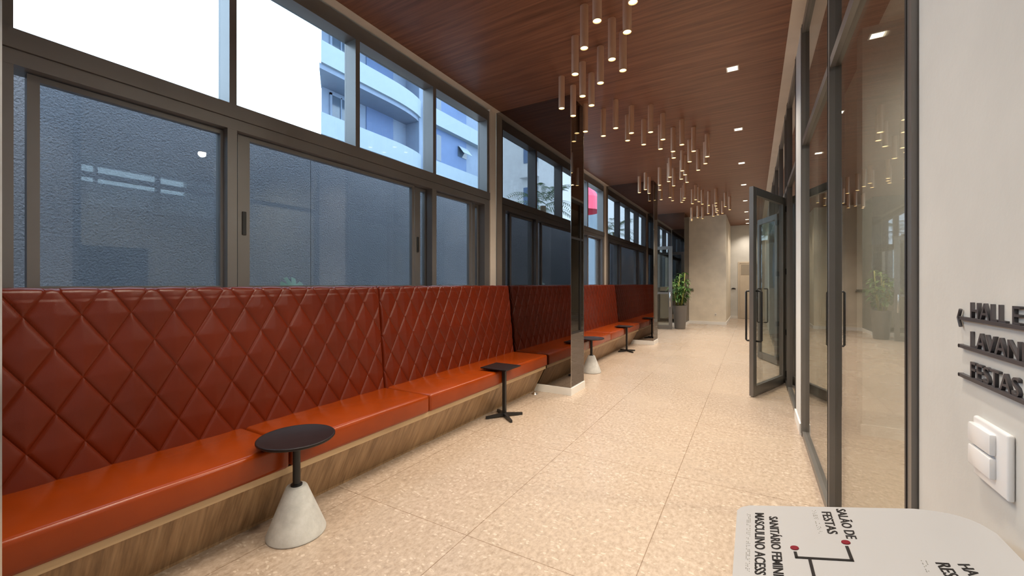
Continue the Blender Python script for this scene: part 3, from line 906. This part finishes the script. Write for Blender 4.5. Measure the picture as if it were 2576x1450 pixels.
# small fittings on the far walls
t = thing('door_lever', 'small black wall fitting beside the far door', 'wall fitting', (-.62, YE, 1.04))
obj('plate', rbox(-.69 + .03, -.53, YE - .02, YE, 1.02, 1.05, .004), 'black_metal', t)
obj('cap', rbox(-.64, -.56, YE - .03, YE - .019, 1.04, 1.065, .004), 'black_metal', t)
t = thing('wall_hook', 'small black wall fitting just right of the potted plant', 'wall fitting', (-1.62, 13.6, 1.02))
obj('plate', rbox(-1.69, -1.555, 13.58, 13.62, 1.00, 1.012, .003), 'black_metal', t)
obj('upper_plate', rbox(-1.69, -1.57, 13.585, 13.62, 1.045, 1.055, .003), 'black_metal', t)
t = thing('wall_socket', 'small pale socket low on the end wall right of the plant', 'socket', (-.965, 13.6, .29))
obj('plate', rbox(-.99, -.94, 13.61, 13.62, .255, .33, .003), 'white_trim', t)
obj('socket_face', rbox(-.98, -.95, 13.606, 13.611, .275, .31, .002), 'door_panel', t)

# ------------------------------------------------------------------ outside, left
struct('ground', bx(-60, -2.80, -45, 60, -.20, -.02), 'paving')
struct('wall_garden', boxes((-3.75, -3.60, YB - 2, 2.405, -.02, 2.565), (-3.75, -3.60, 2.411, 5.0, -.02, 2.565), (-3.75, -3.61, 2.405, 2.411, -.02, 2.56)), 'stucco')
# monstera leaf rising behind the bench
t = thing('garden_plant', 'dark green plant showing one split leaf above the near backrest', 'plant', (-3.1, 1.95, -.02))
bm = bmesh.new(); bs = bmesh.new()
def monstera(c, rad, tilt, az):
    n = 22; cen = Vector(c)
    u = Vector((math.cos(az), math.sin(az), 0)); w = Vector((-math.sin(az) * math.cos(tilt), math.cos(az) * math.cos(tilt), math.sin(tilt)))
    cv = bm.verts.new(cen)
    ring = []
    for k in range(n * 2):
        a = 2 * PI * k / (n * 2); heart = 1 - .25 * max(0, math.cos(a - 1.5 * PI)) ** 6
        rd = rad * heart * (1.0 if k % 4 < 3 else .55)
        p = cen + u * math.cos(a) * rd * .85 + w * math.sin(a) * rd + Vector((0, 0, -.12 * rd * (math.cos(a) ** 2)))
        ring.append(bm.verts.new(p))
    for k in range(n * 2):
        bm.faces.new((cv, ring[k], ring[(k + 1) % (n * 2)]))
monstera((-3.08, 1.93, 1.15), .135, .9, PI / 2)
for q in ((-3.2, 1.6, .95), (-3.25, 2.3, .9), (-3.1, 2.5, .75), (-3.2, 1.3, .8)): monstera(q, .16, .7, R.uniform(1, 2))
for q in ((-3.08, 1.93, 1.1), (-3.2, 1.6, .93), (-3.25, 2.3, .88), (-3.1, 2.5, .73), (-3.2, 1.3, .78)):
    tube(bs, [(-3.15, 1.95, -.02), ((q[0] - 3.15) / 2, (q[1] + 1.95) / 2, q[2] * .6), q], .008, 6)
obj('leaves', bm, 'leaf_dark', t); obj('stem', bs, 'leaf_dark', t)

# apartment block with white balcony bands
t = thing('apartment_building', 'blue-grey apartment block with white curved balcony bands seen through the upper windows', 'building', (-18, 17, 0))
bm = bmesh.new(); prism(bm, [(-17.0, 11.9), (-26, 18.3), (-26, 24.5), (-16.0, 24.5), (-16.0, 17.2), (-17.0, 17.2)], 0, 22); obj('wall', bm, 'facade_grey', t)
obj('blue_panel', boxes((-17.05, -16.95, 14.4, 16.2, 0, 22), (-16.05, -15.95, 17.9, 21.5, 0, 22)), 'facade_blue', t)
for k in range(7):
    z = 1.45 + 3.0 * k
    pts = [(-17.2, 12.02), (-15.5, 10.83)] + [(-15.5, 10.83 + i * 1.2) for i in range(1, 4)]
    for i in range(9):
        a = i / 8 * PI / 2
        pts.append((-15.5 - 1.0 + 1.0 * math.cos(a), 14.6 + 3.2 * math.sin(a)))
    pts += [(-17.2, 17.8)]
    bm = bmesh.new(); prism(bm, pts, z, z + .92); obj('balcony', bm, 'facade_white', t)
    bm = bmesh.new(); prism(bm, [(x_ - .12 if x_ > -17 else x_, y_ ) for x_, y_ in pts], z - .22, z); obj('balcony_slab', bm, 'facade_grey', t)
    obj('band', boxes((-16.2, -15.72, 17.6, 24.6, z + .15, z + .85), (-16.2, -15.6, 17.6, 24.6, z - .15, z + .12)), 'facade_white', t)
    w = obj('window', boxes((-17.03, -16.96, 12.4, 13.4, z + 1.0, z + 2.55)), 'facade_window', t)
    obj('pane_frame', boxes((-16.99, -16.92, 12.3, 12.4, z + .95, z + 2.65), (-16.99, -16.92, 13.4, 13.5, z + .95, z + 2.65), (-16.99, -16.92, 12.87, 12.93, z + .95, z + 2.6), (-16.99, -16.92, 12.3, 13.5, z + 2.55, z + 2.65)), 'facade_grey', w)
    w = obj('window', boxes((-16.03, -15.94, 18.6, 19.0, z + 1.0, z + 2.5)), 'facade_window', t)
    w = obj('window', boxes((-15.98, -15.92, 20.6, 21.5, z + 1.75, z + 2.35)), 'facade_window', t)
    bm = bmesh.new()
    vv = [bm.verts.new(q) for q in ((-15.9, 20.6, z + 2.4), (-15.9, 21.5, z + 2.4), (-15.5, 21.5, z + 1.9), (-15.5, 20.6, z + 1.9), (-15.87, 20.6, z + 2.4), (-15.87, 21.5, z + 2.4), (-15.47, 21.5, z + 1.9), (-15.47, 20.6, z + 1.9))]
    for f in ((0, 1, 2, 3), (7, 6, 5, 4), (0, 4, 5, 1), (1, 5, 6, 2), (2, 6, 7, 3), (3, 7, 4, 0)): bm.faces.new([vv[i] for i in f])
    obj('awning_sash', bm, 'facade_white', w)

# tower seen in the mirrors, behind to the left
t = thing('tower_building', 'pale tower block reflected in the mirror column', 'building', (-13, -19, 0))
obj('wall', boxes((-24, -11.9, -18.2, -15.5, 0, 34)), 'tower_white', t)
for k in range(10):
    z = 2.2 + 3.0 * k
    obj('balcony', boxes((-13.15, -11.85, -15.5, -15.15, z - .1, z + .35)), 'tower_white', t)
    obj('window', boxes((-13.0, -12.5, -15.52, -15.44, z + .9, z + 2.3), (-12.4, -12.0, -15.52, -15.44, z + .9, z + 2.3), (-18.2, -17.0, -15.55, -15.45, z + .9, z + 2.3)), 'tower_blue', t)
# palms
def palm(x, y, h, nf, label, seed):
    t = thing('palm_tree', label, 'palm', (x, y, -.02), 'palms outside the windows')
    rd = random.Random(seed)
    bm = bmesh.new(); tube(bm, [(x, y, -.02), (x + .1, y, h / 2), (x, y, h)], [.16, .12, .10], 10); obj('trunk', bm, 'bark', t, smooth=True)
    bm = bmesh.new()
    for k in range(nf):
        a = rd.uniform(0, 2 * PI); el = rd.uniform(.0, 1.2); L = rd.uniform(1.3, 2.0)
        d_ = Vector((math.cos(a) * math.cos(el), math.sin(a) * math.cos(el), math.sin(el)))
        for j in range(16):
            f = .15 + .85 * j / 15
            p = Vector((x, y, h)) + d_ * L * f - Vector((0, 0, 1)) * .55 * L * f * f
            sd = d_.cross(Vector((0, 0, 1))).normalized()
            for sg in (-1, 1):
                leaf_blade(bm, p, d_ * .7 + sd * sg, .42 * (1.1 - f * .5), .02, .5)
    obj('fronds', bm, 'leaf_palm', t)
palm(-6.3, -4.6, 3.9, 20, 'palm reflected in the upper part of the first mirror column', 3)
palm(-9.5, 17.5, 3.4, 20, 'palm outside the second bay, beyond the first mirror column', 5)
# red awning outside the second bay
t = thing('parasol', 'red cloth seen through the narrow window past the first mirror column', 'parasol', (-5.9, 15.2, 0))
bm = bmesh.new(); lathe(bm, -5.9, 15.2, [(.9, 4.0), (.85, 4.5), (.45, 5.1), (.05, 5.35)], 16, cap=False); obj('canopy', bm, 'red_cloth', t)
bm = bmesh.new(); tube(bm, [(-5.9, 15.2, 0), (-5.9, 15.2, 5.35)], .04, 8); obj('pole', bm, 'grey_frame', t)
# pale block beyond the second bay
t = thing('neighbour_house', 'pale building standing beyond the second window bay', 'building', (-9, 27, 0))
obj('wall', bx(-14, -5.0, 25, 33, 0, 9.5), 'facade_white', t)
for z in (1.2, 4.2, 7.0):
    for y in (-12.6, -10.4, -8.2, -6.4):
        obj('window', bx(y, y + 1.0, 24.95, 25.05, z, z + 1.4), 'facade_window', t)
